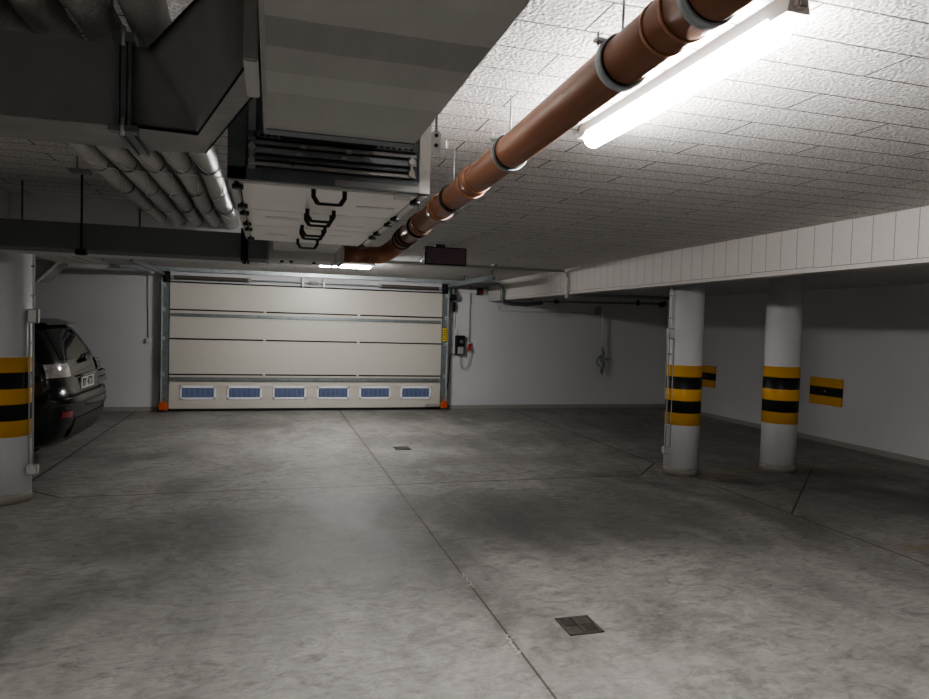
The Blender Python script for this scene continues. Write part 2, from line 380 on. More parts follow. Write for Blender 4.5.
# ------------------------------------------------------------------ garage door
DY = WALLY-.06
dr = bpy.data.objects.new('door_1', None); COL.objects.link(dr); dr.location = (.71, DY, 0)
dr['kind'] = 'structure'; dr['label'] = 'cream sectional garage door with six small blue windows'; 
DX0, DX1 = -1.665, 3.095
secs = [(.045,.632),(.640,1.240),(1.250,1.735),(1.745,2.20)]
for z0, z1 in secs:
    MB().box(DX0, DX1, DY-.02, DY+.02, z0, z1, .006).build('panel', M['door'], dr)
for z in (.636, 1.245, 1.740, 2.208):
    MB().box(DX0, DX1, DY-.026, DY-.002, z-.011, z+.011).build('joint_strip', M['rubber'], dr)
for z0, z1 in ((.525,.592),(1.628,1.682)):
    MB().box(DX0+.02, DX1-.03, DY-.052, DY-.018, z0, z1, .006).build('stiffener', M['galvdark'], dr)
MB().box(DX0-.04, DX1+.04, DY-.02, DY+.02, 0.002, .045).build('bottom_seal', M['rubber'], dr)
for k in range(6):
    cx = -1.198+.7635*k
    b = MB(); w, z0, z1 = .288, .205, .440
    for a in ((cx-w, cx+w, z1-.036, z1), (cx-w, cx+w, z0, z0+.036), (cx-w, cx-w+.03, z0, z1), (cx+w-.03, cx+w, z0, z1)):
        b.box(a[0], a[1], DY-.034, DY-.015, a[2], a[3], .003)
    f = b.build('window_frame', M['winframe'], dr)
    MB().box(cx-w+.028, cx+w-.028, DY-.026, DY-.018, z0+.034, z1-.034).build('pane', M['pane'], f)
for hx in (-.115, 1.524):
    for z in (.636, 1.245, 1.738):
        MB().box(hx-.02, hx+.02, DY-.034, DY-.018, z-.03, z+.03, .004).cyl((hx-.024, DY-.036, z), (hx+.024, DY-.036, z), .008).build('hinge', M['light_steel'], dr)

def vtrack(x0, x1, sgn, label):
    t = thing('door_track', ((x0+x1)/2, DY-.05, 0), label, 'door track', 'tracks of the garage door')
    MB().box(x0, x1, DY-.03, DY+.055, .02, 2.30).build('angle_plate', M['galvdark'], t)
    xi = x0+.03 if sgn < 0 else x1-.03
    MB().box(xi-.012, xi+.012, DY-.095, DY-.03, .03, 2.28, .003).build('rail', M['galv'], t)
    MB().box(xi-.004, xi+.004, DY-.110, DY-.095, .05, 2.28).build('rail_lip', M['light_steel'], t)
    for z in (.636, 1.245, 1.735, 2.15):
        MB().cyl((xi-.03, DY-.07, z), (xi+.03, DY-.07, z), .022).box(xi-.05, xi+.05, DY-.06, DY-.03, z-.035, z+.035, .003).build('roller', M['galv'], t)
    g = MB().box(x0-.005, x1-.01*sgn, DY-.14, DY-.03, .035, .155, .02).cyl(((x0+x1)/2, DY-.14, .155), ((x0+x1)/2, DY-.07, .19), .02).build('roller_guard', M['orange'] if sgn < 0 else M['orange'], t)
    return t
vtrack(-1.805, -1.672, -1, 'dark steel door track with orange guard, near the parked cars')
t = vtrack(3.10, 3.225, 1, 'dark steel door track with yellow label, near the control box')
MB().box(3.085, 3.165, DY-.125, DY-.112, 1.30, 1.545, .002).build('yellow_label_plate', M['yellow'], t)
b = MB()
for z in (1.33,1.36,1.40,1.43,1.46,1.50): b.box(3.095, 3.155, DY-.128, DY-.1255, z, z+.008)
b.box(3.093,3.094,DY-.128,DY-.1255,1.33,1.508); b.build('printed_lines', M['rubber'], t)
MB().box(2.80, 3.06, DY-.09, DY-.06, .06, .115, .008).build('bottom_bracket', M['greyplastic'], t)

# curved + horizontal tracks
for x, lb in ((-1.74, 'horizontal steel door track running under the ceiling beside the cars'), (3.17, 'horizontal steel door track running under the ceiling above the control box')):
    t = thing('overhead_track', (x, 10.5, 2.33), lb, 'door track', 'overhead tracks of the garage door')
    b = MB(); b.box(x-.015, x+.015, 9.5, 12.15, 2.305, 2.345); b.box(x-.022, x-.015, 9.5, 12.15, 2.305, 2.375); b.build('rail', M['galvdark'], t)
    for y in (9.6, 11.0): MB().box(x-.012, x+.012, y-.012, y+.012, 2.38, CEIL).build('hanger', M['galvdark'], t)
    MB().tube(arc((x, 12.12-.0, 2.13), .20, PI/2, 0, 8, (0,1,0), (0,0,1)), .014, 8).build('curve', M['galv'], t)

# long lintel rail
o = MB().box(-2.4, 4.0, WALLY-.20, WALLY-.185, 2.392, 2.449).box(-2.4, 4.0, WALLY-.20, WALLY-.15, 2.385, 2.392).build('lintel_rail', M['galv'])
tag(o, 'long galvanised angle rail running above the garage door', 'rail')
# torsion shaft
sy = WALLY-.13; sz = 2.285
t = thing('torsion_shaft', (.71, sy, sz), 'spring shaft with two coil springs above the garage door', 'spring shaft')
MB().cyl((-1.74, sy, sz), (3.17, sy, sz), .013, seg=12).build('shaft', M['galv'], t)
for a, c in ((-1.60,-.41), (1.92,3.00)):
    n_ = 160; b = MB()
    b.tube([(a+(c-a)*k/n_, sy, sz) for k in range(n_+1)], [.030+.005*(k % 2) for k in range(n_+1)], 12)
    b.build('coil_spring', M['spring'], t)
    MB().cyl((a-.05, sy, sz), (a, sy, sz), .036).build('spring_cone', M['greyplastic'], t); MB().cyl((c, sy, sz), (c+.06, sy, sz), .036).build('spring_cone', M['greyplastic'], t)
for x in (.522, .889):
    MB().box(x-.018, x+.018, sy-.03, sy+.10, sz-.075, sz+.085, .004).build('bearing_plate', M['whiteplastic'], t)
MB().cyl((.62, sy, sz), (.79, sy, sz), .026).build('coupling', M['greyplastic'], t)
for x in (-1.71, 3.13):
    MB().cyl((x-.04, sy, sz), (x+.04, sy, sz), .072, seg=28).box(x-.05, x+.05, sy-.02, sy+.05, sz-.09, sz+.09, .004).build('cable_drum', M['rubber'], t)

# ------------------------------------------------------------------ wall equipment by the door
wy = WALLY
t = thing('door_motor', (3.30, wy, 2.0), 'small dark drive motor on the wall at the upper corner of the door', 'motor')
MB().box(3.24, 3.34, wy-.20, wy, 2.07, 2.18, .012).build('gearbox', M['black'], t)
MB().cyl((3.30, wy-.12, 2.16), (3.30, wy-.12, 2.30), .045).build('drive_hub', M['galvdark'], t)
MB().box(3.31, 3.35, wy-.10, wy, 1.86, 2.05, .008).build('release_lever', M['black'], t)
t = thing('control_box', (3.46, wy, 1.03), 'black door control box with a rotary dial on the wall', 'control box')
MB().box(3.375, 3.545, wy-.12, wy, 1.045, 1.415, .012).build('housing', M['black'], t)
MB().box(3.40, 3.52, wy-.128, wy-.118, 1.06, 1.20, .004).build('grey_panel', M['greyplastic'], t)
MB().cyl((3.475, wy-.145, 1.30), (3.475, wy-.118, 1.30), .035).build('dial', M['galvdark'], t)
for z in (1.09, 1.13, 1.17): MB().cyl((3.43, wy-.136, z), (3.43, wy-.126, z), .010, seg=12).build('button', M['whiteplastic'], t)
t = thing('wall_conduit', (3.36, wy, 1.45), 'short white conduit between the motor and the control box', 'conduit')
MB().tube([(3.36, wy-.015, 1.55), (3.36, wy-.015, 2.06)], .010, 10).build('pipe', M['whiteplastic'], t)
MB().box(3.33, 3.47, wy-.03, wy, 1.535, 1.555).tube([(3.40, wy-.015, 1.54), (3.42, wy-.02, 1.42)], .006, 8).build('bracket', M['whiteplastic'], t)
t = thing('wall_conduit', (3.66, wy, 1.2), 'tall grey conduit dropping to the red power plug beside the control box', 'conduit')
MB().tube([(3.66, wy-.015, 1.27), (3.66, wy-.015, 2.42)], .012, 10).build('pipe', M['greyplastic'], t)
for z in (1.6, 2.0): MB().box(3.64, 3.68, wy-.03, wy, z-.008, z+.008).build('clip', M['whiteplastic'], t)
t = thing('power_plug', (3.65, wy, 1.2), 'red power plug and socket on the wall', 'plug')
MB().box(3.61, 3.69, wy-.07, wy, 1.19, 1.29, .01).build('socket', M['whiteplastic'], t)
MB().cyl((3.65, wy-.10, 1.13), (3.65, wy-.06, 1.25), .030).build('plug_body', M['red'], t)
o = MB().tube([(3.47,wy-.06,1.05),(3.475,wy-.06,.90),(3.51,wy-.06,.80),(3.56,wy-.06,.78),(3.62,wy-.06,.83),(3.65,wy-.07,.95),(3.652,wy-.09,1.13)], .008, 8).build('power_cable', M['greyplastic'])
tag(o, 'looped grey cable hanging from the control box to the red plug', 'cable')
o = MB().tube([(3.375,wy-.06,1.05),(3.30,wy-.06,1.06),(3.27,wy-.06,.98),(3.26,wy-.06,.60),(3.22,wy-.07,.3),(3.17,wy-.09,.16)], .009, 8).build('sensor_cable', M['black'])
tag(o, 'black cable running down beside the door track to its base', 'cable')
t = thing('warning_lamp', (3.80, wy, 2.2), 'dark red warning lamp at the end of the grey trunking', 'lamp')
MB().cyl((3.83, wy-.10, 2.255), (3.83, wy-.20, 2.255), .05, .035).build('lens', M['amber'], t)
MB().box(3.77, 3.89, wy-.10, wy, 2.20, 2.33, .008).build('base', M['black'], t)
o = MB().box(3.32, 3.78, wy-.06, wy, 2.235, 2.315, .004).build('cable_trunking', M['whiteplastic']); tag(o, 'short pale trunking between the door corner and the warning lamp', 'trunking')
t = thing('wall_conduit', (-1.985, wy, 1.18), 'thin grey conduit with a small socket, between the cars and the door', 'conduit')
MB().tube([(-2.0, wy-.012, 1.23), (-2.02, wy-.012, 2.30)], .010, 10).build('pipe', M['greyplastic'], t)
MB().box(-2.035, -1.955, wy-.05, wy, 1.165, 1.245, .008).build('socket', M['whiteplastic'], t)

# dark pipe run into the back wall, over the right bay
def pipe_thing(name, pts, r, mat, label, cat='pipe', seg=14, parts=None, group=None, hang=None):
    o = MB().tube(pts, r, seg).build(name, mat); tag(o, label, cat, group)
    if hang:
        for x, y, z in hang: MB().cyl((x,y,z),(x,y,CEIL if x < 4 else 2.305),.006,seg=8).build('hanger_rod', M['galvdark'], o)
    if parts:
        for p_, q_, rr, mm, nn in parts: MB().cyl(p_, q_, rr).build(nn, mm, o)
    return o
pipe_thing('insulated_pipe', [(3.30,12.1,2.36),(3.6,11.6,2.37),(3.78,11.42,2.37),(3.88,11.37,2.36),(3.935,11.35,2.31),(3.945,11.35,2.22),(3.945,11.35,2.13),(3.97,11.37,2.07),(4.05,11.42,2.035),(4.2,11.5,2.025),(4.55,11.7,2.03),(4.75,11.85,2.055),(4.95,11.9,2.08)], .036, M['galvdark'],
           'thick lagged pipe bending down under the beam beside the door', hang=[(3.6,11.6,2.38),(4.7,11.82,2.06)])
pipe_thing('water_pipe', [(5.0,11.9,2.105),(7.2,11.9,2.15),(7.5,11.9,2.15)], .022, M['galvdark'], 'long dark pipe running below the ceiling over the far bay', hang=[(5.4,11.9,2.12),(6.6,11.9,2.14),(7.3,11.9,2.15)],
           parts=[((5.2,11.9,2.112),(5.28,11.9,2.113),.036,M['black'],'collar'), ((7.0,11.9,2.10),(7.0,11.9,2.21),.03,M['black'],'valve'), ((7.5,11.9,2.13),(7.62,11.9,2.16),.05,M['black'],'end_cap')])
pipe_thing('water_pipe', [(4.3,11.5,2.24),(7.9,11.5,2.25)], .028, M['greyplastic'], 'pale pipe just under the ceiling over the far bay, above the dark one', hang=[(5.3,11.5,2.25),(6.6,11.5,2.25),(7.6,11.5,2.25)])
pipe_thing('conduit_run', [(4.24,12.37,2.0),(4.24,12.37,1.93),(4.3,12.37,1.91),(6.1,12.37,1.93)], .012, M['whiteplastic'], 'thin pale conduit on the back wall under the dark pipes', 'conduit', 8)
t = thing('hanging_cable', (6.45, 12.25, .7), 'white cord with a dark tangled end hanging on the far wall', 'cable')
MB().tube([(6.42,12.28,2.08),(6.44,12.28,1.8),(6.46,12.28,1.5),(6.45,12.28,1.25)], .020, 8).build('cord', M['whiteplastic'], t)
MB().box(6.30,6.38,12.25,12.36,1.90,2.06,.01).build('wall_bracket', M['greyplastic'], t)
MB().tube([(6.45,12.28,1.25),(6.48,12.27,1.12),(6.42,12.27,1.02),(6.47,12.26,.90),(6.44,12.27,.78),(6.46,12.27,.68)], [.012,.03,.035,.03,.035,.012], 8)\
    .tube([(6.45,12.28,1.1),(6.36,12.27,1.02),(6.33,12.27,.92),(6.40,12.27,.86)], .014, 8).tube([(6.46,12.28,1.05),(6.56,12.27,1.0),(6.64,12.28,1.02)], .010, 8).build('tangled_end', M['galvdark'], t)

# thin conduits across the ceiling
t = thing('ceiling_conduit', (2.5, 9.0, 2.40), 'pale twin conduit crossing under the ceiling and dropping at the beam', 'conduit')
MB().tube([(-1.0,8.75,2.405),(3.93,8.75,2.405)], .013, 8).tube([(-1.0,8.68,2.415),(3.93,8.68,2.415)], .008, 8).build('pipe', M['greyplastic'], t)
MB().tube([(3.93,8.75,2.405),(3.99,8.72,2.39),(3.995,8.70,2.20),(3.995,8.70,2.03)], .013, 8).build('drop_pipe', M['greyplastic'], t)
MB().box(3.972,4.012,8.68,8.73,2.03,2.33,.005).build('cover_channel', M['whiteplastic'], t)
for x in (1.9, 2.9): MB().box(x-.02,x+.02,8.64,8.78,2.41,CEIL).build('clip', M['greyplastic'], t)

# illuminated-style sign, off
t = thing('hanging_sign', (1.75, 6.9, 2.235), 'dark purple rectangular sign box hanging under the ceiling', 'sign')
MB().box(1.53,1.985,6.90,6.96,2.238,2.425,.004).build('housing', M['rubber'], t)
MB().box(1.545,1.972,6.893,6.901,2.25,2.413).build('face', M['signface'], t)
MB().box(1.64,1.745,6.89,6.97,2.42,CEIL,.004).build('mount', M['black'], t)

# ------------------------------------------------------------------ lamps
def tube_lamp(a, c, label, mat, w=.034):
    a, c = Vector(a), Vector(c); d = (c-a).normalized(); side = Vector((-d.y, d.x, 0)); mid = (a+c)/2
    t = thing('tube_lamp', (mid.x, mid.y, a.z), label, 'lamp', 'linear tube lamps')
    n_ = 10; pts = []; rr = []
    for k in range(n_+1):
        s_ = k/n_; pts.append(a+d*(.04*s_)); rr.append(max(.003, w*math.sin(s_*PI/2)))
    for k in range(n_+1):
        s_ = k/n_; pts.append(c-d*(.04*(1-s_))); rr.append(max(.003, w*math.cos(s_*PI/2)))
    MB().tube(pts, rr, 20).build('diffuser', mat, t)
    zt = CEIL if a.x < 4 else 2.305
    b = MB(); b.poly([a-d*.035+side*w*.85+Vector((0,0,.012)), a-d*.035-side*w*.85+Vector((0,0,.012)), a-d*.035-side*w*.6+Vector((0,0,zt-a.z)), a-d*.035+side*w*.6+Vector((0,0,zt-a.z))],
                     [c+d*.035+side*w*.85+Vector((0,0,.012)), c+d*.035-side*w*.85+Vector((0,0,.012)), c+d*.035-side*w*.6+Vector((0,0,zt-a.z)), c+d*.035+side*w*.6+Vector((0,0,zt-a.z))])
    b.build('housing', M['whiteplastic'], t)
    for e, s_ in ((a, -1), (c, 1)):
        p_ = e+d*s_*.03
        MB().box(p_.x-.014, p_.x+.014, p_.y-.022, p_.y+.012, a.z+.02, zt, .005).build('end_cap', M['greyplastic'], t)
    return t
tube_lamp((1.237,1.43,2.382), (1.249,2.56,2.382), 'long glowing tube lamp close beside the brown pipe', M['tube'], .040)
tube_lamp((.60,9.45,2.385), (1.33,9.45,2.385), 'small glowing tube lamp near the top of the garage door', M['tube2'], .026)

# white louvred tray above the cars
t = thing('cable_tray', (-2.5, 9.8, 2.31), 'pale ribbed tray hanging under the ceiling above the parked cars', 'tray')
MB().box(-2.80,-2.20,9.2,10.45,2.325,2.335).build('tray_base', M['whiteplastic'], t)
for k in range(5): MB().box(-2.80+.145*k,-2.78+.145*k,9.2,10.45,2.30,2.33,.003).build('rib', M['light_steel'], t)
for y in (9.4,10.3):
    for x in (-2.75,-2.25): MB().cyl((x,y,2.33),(x,y,CEIL),.005,seg=8).build('hanger', M['galvdark'], t)
t = thing('corner_duct', (-3.4, 11, 2.05), 'dark slanted duct end with a pale edge above the parked cars', 'duct')
MB().poly([(-4.2,10.9,2.36),(-2.95,10.9,2.36),(-3.22,10.9,2.07),(-4.2,10.9,2.07)],[(-4.2,11.4,2.36),(-2.95,11.4,2.36),(-3.22,11.4,2.07),(-4.2,11.4,2.07)]).build('casing', M['duct'], t)
MB().bar((-2.93,10.89,2.365),(-3.22,10.89,2.055),.03,.03).build('edge_strip', M['light_steel'], t)
for x in (-4.15,-3.1): MB().box(x,x+.03,11.1,11.13,2.36,CEIL).build('hanger', M['galvdark'], t)

# ------------------------------------------------------------------ silver lagged ducts
sil = [(-.815,.045,'outermost silver lagged duct, farthest from the grey air unit'), (-.685,.049,'silver lagged duct second from the outer edge of the row'),
       (-.560,.048,'middle silver lagged duct in the row of five'), (-.435,.048,'silver lagged duct second from the grey air unit'), (-.310,.052,'innermost silver lagged duct, next to the grey air unit')]
for x, r, lb in sil:
    ys = [-1.5+.05*k for k in range(141)]
    pts = [(x+.004*math.sin(y*3+x*9), y, 2.345+.003*math.sin(y*4.1+x*20)) for y in ys if y < 5.5]+[(x,5.499,2.345)]
    o = MB().tube(pts, [r*(1+.03*random.uniform(-1,1)) for _ in pts], 20).build('silver_duct', M['foil']); tag(o, lb, 'duct', 'silver lagged ducts under the ceiling')
    y = .9+abs(x)*.3
    while y < 5.2:
        MB().cyl((x,y,2.345),(x,y+.012,2.345), r+.004, seg=24).build('tie_band', M['galvdark'], o); y += .62
    MB().tube([(x+.011*math.cos(a)*0+(r+.001)*math.sin(a*2.2), 2.0+a*.5, 2.345-(r+.001)*abs(math.cos(a*2.2))) for a in [k*.12 for k in range(50)]], .003, 6).build('foil_wrap_seam', M['light_steel'], o)
for x in (-.75,-.62,-.49,-.37):
    o = MB().box(x-.022,x+.022,-1.5,5.49,2.40,2.44).build('support_rail', M['galvdark']); tag(o, 'thin steel rail running between the silver ducts', 'rail', 'thin rails between the silver ducts')
t = thing('threaded_hanger', (-.90,3.6,2.3), 'short threaded rod hanging beside the outermost silver duct', 'hanger')
MB().cyl((-.90,3.6,2.28),(-.90,3.6,CEIL),.005,seg=8).build('rod', M['galvdark'], t)
MB().box(-.93,-.84,3.58,3.62,2.275,2.29).build('bracket', M['galvdark'], t)

# ------------------------------------------------------------------ rectangular ducts
ZB, ZT = 2.05, 2.236
t = thing('cross_duct', (-.7,1.85,ZB), 'dark rectangular duct crossing close overhead with an angled elbow', 'duct')
MB().box(-1.78,-.355,1.762,1.99,ZB,ZT).build('straight_section', M['duct'], t)
MB().box(-1.78,-.355,1.764,1.988,ZB-.003,ZB-.0005).build('underside_sheet', M['ductunder'], t)
# elbow: loops of 4 (front-top, front-bottom, back-bottom, back-top)
secsE = [[(-.325,1.762,ZT),(-.325,1.762,ZB),(-.325,1.985,ZB),(-.325,1.985,ZT)],
         [(-.287,1.755,ZT),(-.181,1.775,ZB),(-.181,1.960,ZB),(-.170,1.96,ZT)],
         [(-.050,1.23,ZT),(-.046,1.249,ZB),(-.038,1.400,ZB),(-.040,1.42,ZT)]]
b = MB(); fine = []
for A, B in zip(secsE, secsE[1:]):
    for k in range(2): fine.append([tuple(Vector(p).lerp(Vector(q_), k/2)) for p, q_ in zip(A, B)])
fine.append(secsE[-1]); NV = 8; grid = []
for s_ in fine:
    loop = []
    for k in range(4):
        for j in range(NV): loop.append(b.b.verts.new(Vector(s_[k]).lerp(Vector(s_[(k+1)%4]), j/NV)))
    grid.append(loop)
for A, B in zip(grid, grid[1:]):
    for k in range(4*NV):
        f_ = b.b.faces.new((A[k], A[(k+1)%(4*NV)], B[(k+1)%(4*NV)], B[k])); f_.smooth = k//NV in (0,)
b.b.faces.new(grid[0][::-1]); b.b.faces.new(grid[-1]); b.build('elbow', M['duct'], t)
b = MB(); lo = [[Vector(s_[1])+Vector((0,0,-.003)), Vector(s_[2])+Vector((0,0,-.003))] for s_ in secsE]
V_ = [[b.b.verts.new(p) for p in s_] for s_ in lo]
for A, B in zip(V_, V_[1:]): b.b.faces.new((A[0], A[1], B[1], B[0]))
b.build('elbow_underside', M['ductunder'], t)
b = MB()
for x0, x1 in ((-.358,-.350),(-.332,-.325)): b.box(x0,x1,1.742,2.0,ZB-.018,ZT+.012)
b.box(-.348,-.336,1.748,1.995,ZB-.012,ZT+.01); b.box(-.372,-.310,1.735,1.765,ZB-.020,ZB-.005); b.box(-.365,-.318,1.735,1.765,ZT,ZT+.02)
b.build('joint_flange', M['galvdark'], t)
for z0, z1 in ((ZB-.03,ZB+.012),(ZT-.01,ZT+.035)): MB().cyl((-.341,1.738,z0),(-.341,1.738,z1),.005,seg=8).build('flange_bolt', M['light_steel'], t)
for x in (-1.6,-.9,-.42): MB().cyl((x,1.99,ZB),(x,1.99,CEIL),.005,seg=8).build('hanger_rod', M['galvdark'], t)
b = MB()
for A, B in zip(secsE[1:], secsE[2:]):
    b.bar(Vector(A[1]), Vector(B[1]), .004, .004); b.bar(Vector(A[0]), Vector(B[0]), .004, .006); b.bar(Vector(A[2]), Vector(B[2]), .005, .006)
b.bar(Vector(secsE[0][1]), Vector(secsE[1][1]), .006, .006); b.build('edge_seam', M['darkvoid'], t)
MB().box(-.055,-.030,1.222,1.42,ZB-.008,ZT,.003).build('end_flange', M['ahugrey'], t)

t = thing('main_duct', (.15,.6,ZB), 'wide flat grey duct overhead running to the air unit', 'duct')
MB().box(-.021,.333,-2.6,1.70,ZB,2.40).build('casing', M['bigduct'], t, bevel=.002)
MB().box(-.026,-.018,-2.6,1.695,ZB-.002,ZB+.012).box(.328,.336,-2.6,1.695,ZB+.001,ZB+.012).build('corner_angle', M['ductlip'], t)
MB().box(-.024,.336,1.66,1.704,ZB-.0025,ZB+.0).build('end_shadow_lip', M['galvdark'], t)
MB().box(0.02,.29,1.70,2.03,2.12,2.38).build('connector', M['rubber'], t)

# air handling unit
t = thing('air_handling_unit', (.16,2.75,2.0), 'long pale grey air unit with black handles and latches, hung under the ceiling', 'air unit')
AX0, AX1, AY0, AY1, AZ = -.128, .458, 2.035, 3.50, 2.0
MB().box(AX0+.004, AX1-.004, AY0+.012, AY1, AZ+.006, 2.40).build('casing', M['ahu'], t)
pn = [(2.062,2.53),(2.537,2.95),(2.957,3.49)]
for a, c in pn: MB().box(AX0+.028, AX1-.03, a, c, AZ-.004, AZ+.008, .002).build('access_panel', M['ahu'], t)
for x0, x1 in ((AX0,AX0+.024),(AX1-.026,AX1)): MB().box(x0, x1, AY0+.02, AY1, AZ-.002, AZ+.03, .002).build('edge_profile', M['light_steel'] if x0 > 0 else M['ahugrey'], t)
fr = MB(); fr.box(AX0,AX1,AY0-.012,AY0+.012,AZ-.001,AZ+.034); fr.box(AX0,AX0+.05,AY0-.012,AY0+.012,AZ,2.40)
fr.build('front_frame', M['galvdark'], t)
MB().box(AX1-.034,AX1,AY0-.016,AY0+.014,AZ-.001,2.40,.002).build('front_post', M['light_steel'], t)
MB().box(AX0+.3,AX1-.034,AY0-.014,AY0-.010,AZ+.002,AZ+.020).build('front_sill', M['ductlip'], t)
MB().box(AX0+.05,AX1-.034,AY0+.006,AY0+.011,AZ+.034,2.39).build('dark_opening', M['galvdark'], t)
for z, h, mm in ((2.046,.009,'light_steel'),(2.062,.008,'galvdark'),(2.084,.016,'galv'),(2.106,.010,'ductlip'),(2.128,.018,'galvdark')):
    MB().box(AX0+.055,AX1-.045,AY0-.022,AY0-.004,z-h/2,z+h/2,.001).build('damper_bar', M[mm], t)
MB().box(AX0+.055,AX0+.075,AY0-.020,AY0-.006,AZ+.03,2.36).build('inner_post', M['galv'], t)
for x in (AX0+.20, AX0+.33):
    MB().box(x,x+.016,AY0-.028,AY0-.018,2.098,2.107).build('clip', M['whiteplastic'], t)
    MB().box(x-.012,x+.004,AY0-.028,AY0-.018,2.076,2.085).build('clip', M['whiteplastic'], t)
b = MB()
for k in range(26): b.box(AX0+.07+k*.018,AX0+.079+k*.018,AY0-.026,AY0-.020,2.122,2.128)
b.build('slotted_strip', M['black'], t)
for x in (AX0+.065, AX1-.06):
    MB().cyl((x,AY0-.035,2.052),(x,AY0-.015,2.052),.010,seg=14).cyl((x,AY0-.035,2.088),(x,AY0-.015,2.088),.010,seg=14).box(x-.004,x+.004,AY0-.030,AY0-.024,2.05,2.105,.001).build('damper_lever', M['light_steel'], t)
pl = MB().box(AX1+.003,AX1+.031,AY0-.012,AY0-.006,2.125,2.195,.006).build('hanging_lug', M['whiteplastic'], t)
for z in (2.18,2.15): MB().cyl((AX1+.017,AY0-.014,z),(AX1+.017,AY0-.0115,z),.006,seg=12).build('lug_hole', M['black'], pl)
MB().cyl((AX1+.017,AY0-.009,2.19),(AX1+.017,AY0-.009,CEIL),.004,seg=8).build('hanger_rod', M['galv'], t)
def handle(y, x=.160):
    b = MB(); w, d = .046, .046
    b.tube([(x-w,y,AZ-.002),(x-w,y,AZ-d*.55),(x-w*.72,y,AZ-d)], .007, 8); b.tube([(x+w,y,AZ-.002),(x+w,y,AZ-d*.55),(x+w*.72,y,AZ-d)], .007, 8)
    b.tube([(x-w*.75,y,AZ-d),(x+w*.75,y,AZ-d)], .0045, 8)
    b.build('handle', M['black'], t)
for y in (2.072, 2.44, 2.55, 2.86, 2.97, 3.34): handle(y)
for y in (2.075,2.42,2.58,2.865,3.03,3.365):
    l = MB().cyl((AX0+.026,y,AZ-.020),(AX0+.026,y,AZ-.008),.0165,seg=16).cyl((AX0+.026,y,AZ-.008),(AX0+.026,y,AZ),.007,seg=10).build('latch', M['black'], t)
for y in (2.116,2.48,2.63,2.917,3.062,3.43):
    l = MB().cyl((AX1-.026,y,AZ-.020),(AX1-.026,y,AZ-.008),.0165,seg=16).cyl((AX1-.026,y,AZ-.008),(AX1-.026,y,AZ),.007,seg=10).build('latch', M['black'], t)
for x0, x1, y0, y1 in ((.27,.36,2.30,2.335),(.37,.40,2.30,2.335),(-.03,.10,2.68,2.74),(.25,.36,2.80,2.815),(-.03,.06,3.20,3.24),(.25,.34,3.12,3.14)):
    MB().box(x0,x1,y0,y1,AZ-.0055,AZ-.0045).build('sticker', M['whiteplastic'], t)
MB().box(.36,.41,2.07,2.10,AZ-.012,AZ-.004,.003).build('toggle_clip', M['light_steel'], t)
MB().tube([(AX0+.035,2.08,AZ-.02),(AX0+.032,2.42,AZ-.022),(AX0+.033,2.7,AZ-.02),(AX0+.03,3.4,AZ-.02)], .0015, 6).build('retaining_wire', M['black'], t)

t = thing('plenum_box', (.2,4.8,2.0), 'short grey duct box joining the air unit to the brown pipe', 'duct box')
MB().box(-.028,.456,4.60,4.95,2.005,2.20,.003).build('casing', M['ahugrey'], t)
MB().box(-.040,-.026,4.588,4.96,1.995,2.21).build('end_flange', M['galvdark'], t)
MB().box(.40,.412,4.588,4.96,1.995,2.21,.002).box(.448,.462,4.588,4.96,1.995,2.21,.002).build('collar_flange', M['ductlip'], t)
MB().box(.0,.40,3.50,4.60,2.06,2.2).build('link_duct', M['ahugrey'], t)
for x in (.06,.12,.27): MB().cyl((x,4.70,1.992),(x,4.70,2.006),.012,seg=10).build('bottom_screw', M['black'], t)
for x in (.05,.35): MB().cyl((x,4.97,2.0),(x,4.97,CEIL),.006,seg=8).build('hanger_rod', M['galvdark'], t)

t = thing('distribution_duct', (-1.2,4.7,2.0), 'long dark flat duct running from the grey box across over the first column', 'duct')
MB().box(-1.785,-.040,4.60,4.90,2.0,2.16,.002).build('casing', M['duct2'], t)
MB().box(-.20,-.18,4.585,4.91,1.985,2.19).box(-.168,-.155,4.585,4.91,1.985,2.19).build('joint_flange', M['rubber'], t)
MB().cyl((-1.12,4.585,1.965),(-1.12,4.585,CEIL),.006,seg=8).build('hanger_rod', M['rubber'], t)
MB().box(-1.15,-1.09,4.56,4.61,1.965,1.999,.004).build('rod_clamp', M['black'], t)
MB().cyl((-.17,4.58,1.96),(-.17,4.58,CEIL),.006,seg=8).build('hanger_rod', M['rubber'], t)
for x in (-1.55,-.86): 
    o = MB().cyl((x,4.95,2.16),(x,4.95,CEIL),.006,seg=8).build('threaded_hanger', M['galvdark']); tag(o, 'thin vertical rod between the dark duct and the ceiling', 'hanger', 'rods above the dark duct')

# ------------------------------------------------------------------ brown drain pipe
def pz(y): return 2.27-.034*(y-1.5)
PX, PR = .830, .0600
t = thing('brown_pipe', (PX,2.5,2.2), 'long orange-brown plastic drain pipe held by clamps under the ceiling', 'pipe')
ys = [-3+.25*k for k in range(30)]; ys = [y for y in ys if y < 4.2]+[4.23]
MB().tube([(PX,y,pz(y)) for y in ys], PR, 36).build('pipe_run', M['pvc'], t)
MB().tube([(PX,4.22,pz(4.22)),(PX,4.40,pz(4.4)),(PX-.004,4.50,2.158),(PX-.022,4.58,2.132),(PX-.055,4.625,2.104),(PX-.09,4.645,2.082),(PX-.13,4.65,2.070),(PX-.20,4.65,2.068)], PR*.99, 28).build('elbow', M['pvc'], t)
MB().cyl((PX-.18,4.65,2.068),(.462,4.65,2.066),PR*.96,seg=28).build('branch_pipe', M['pvc'], t)
def pring(y, w, dr_, mat, name, sub=None):
    o = MB().tube([(PX,y-w/2,pz(y-w/2)),(PX,y-w/2,pz(y-w/2)),(PX,y+w/2,pz(y+w/2))][1:], PR+dr_, 36).build(name, M[mat], t)
    return o
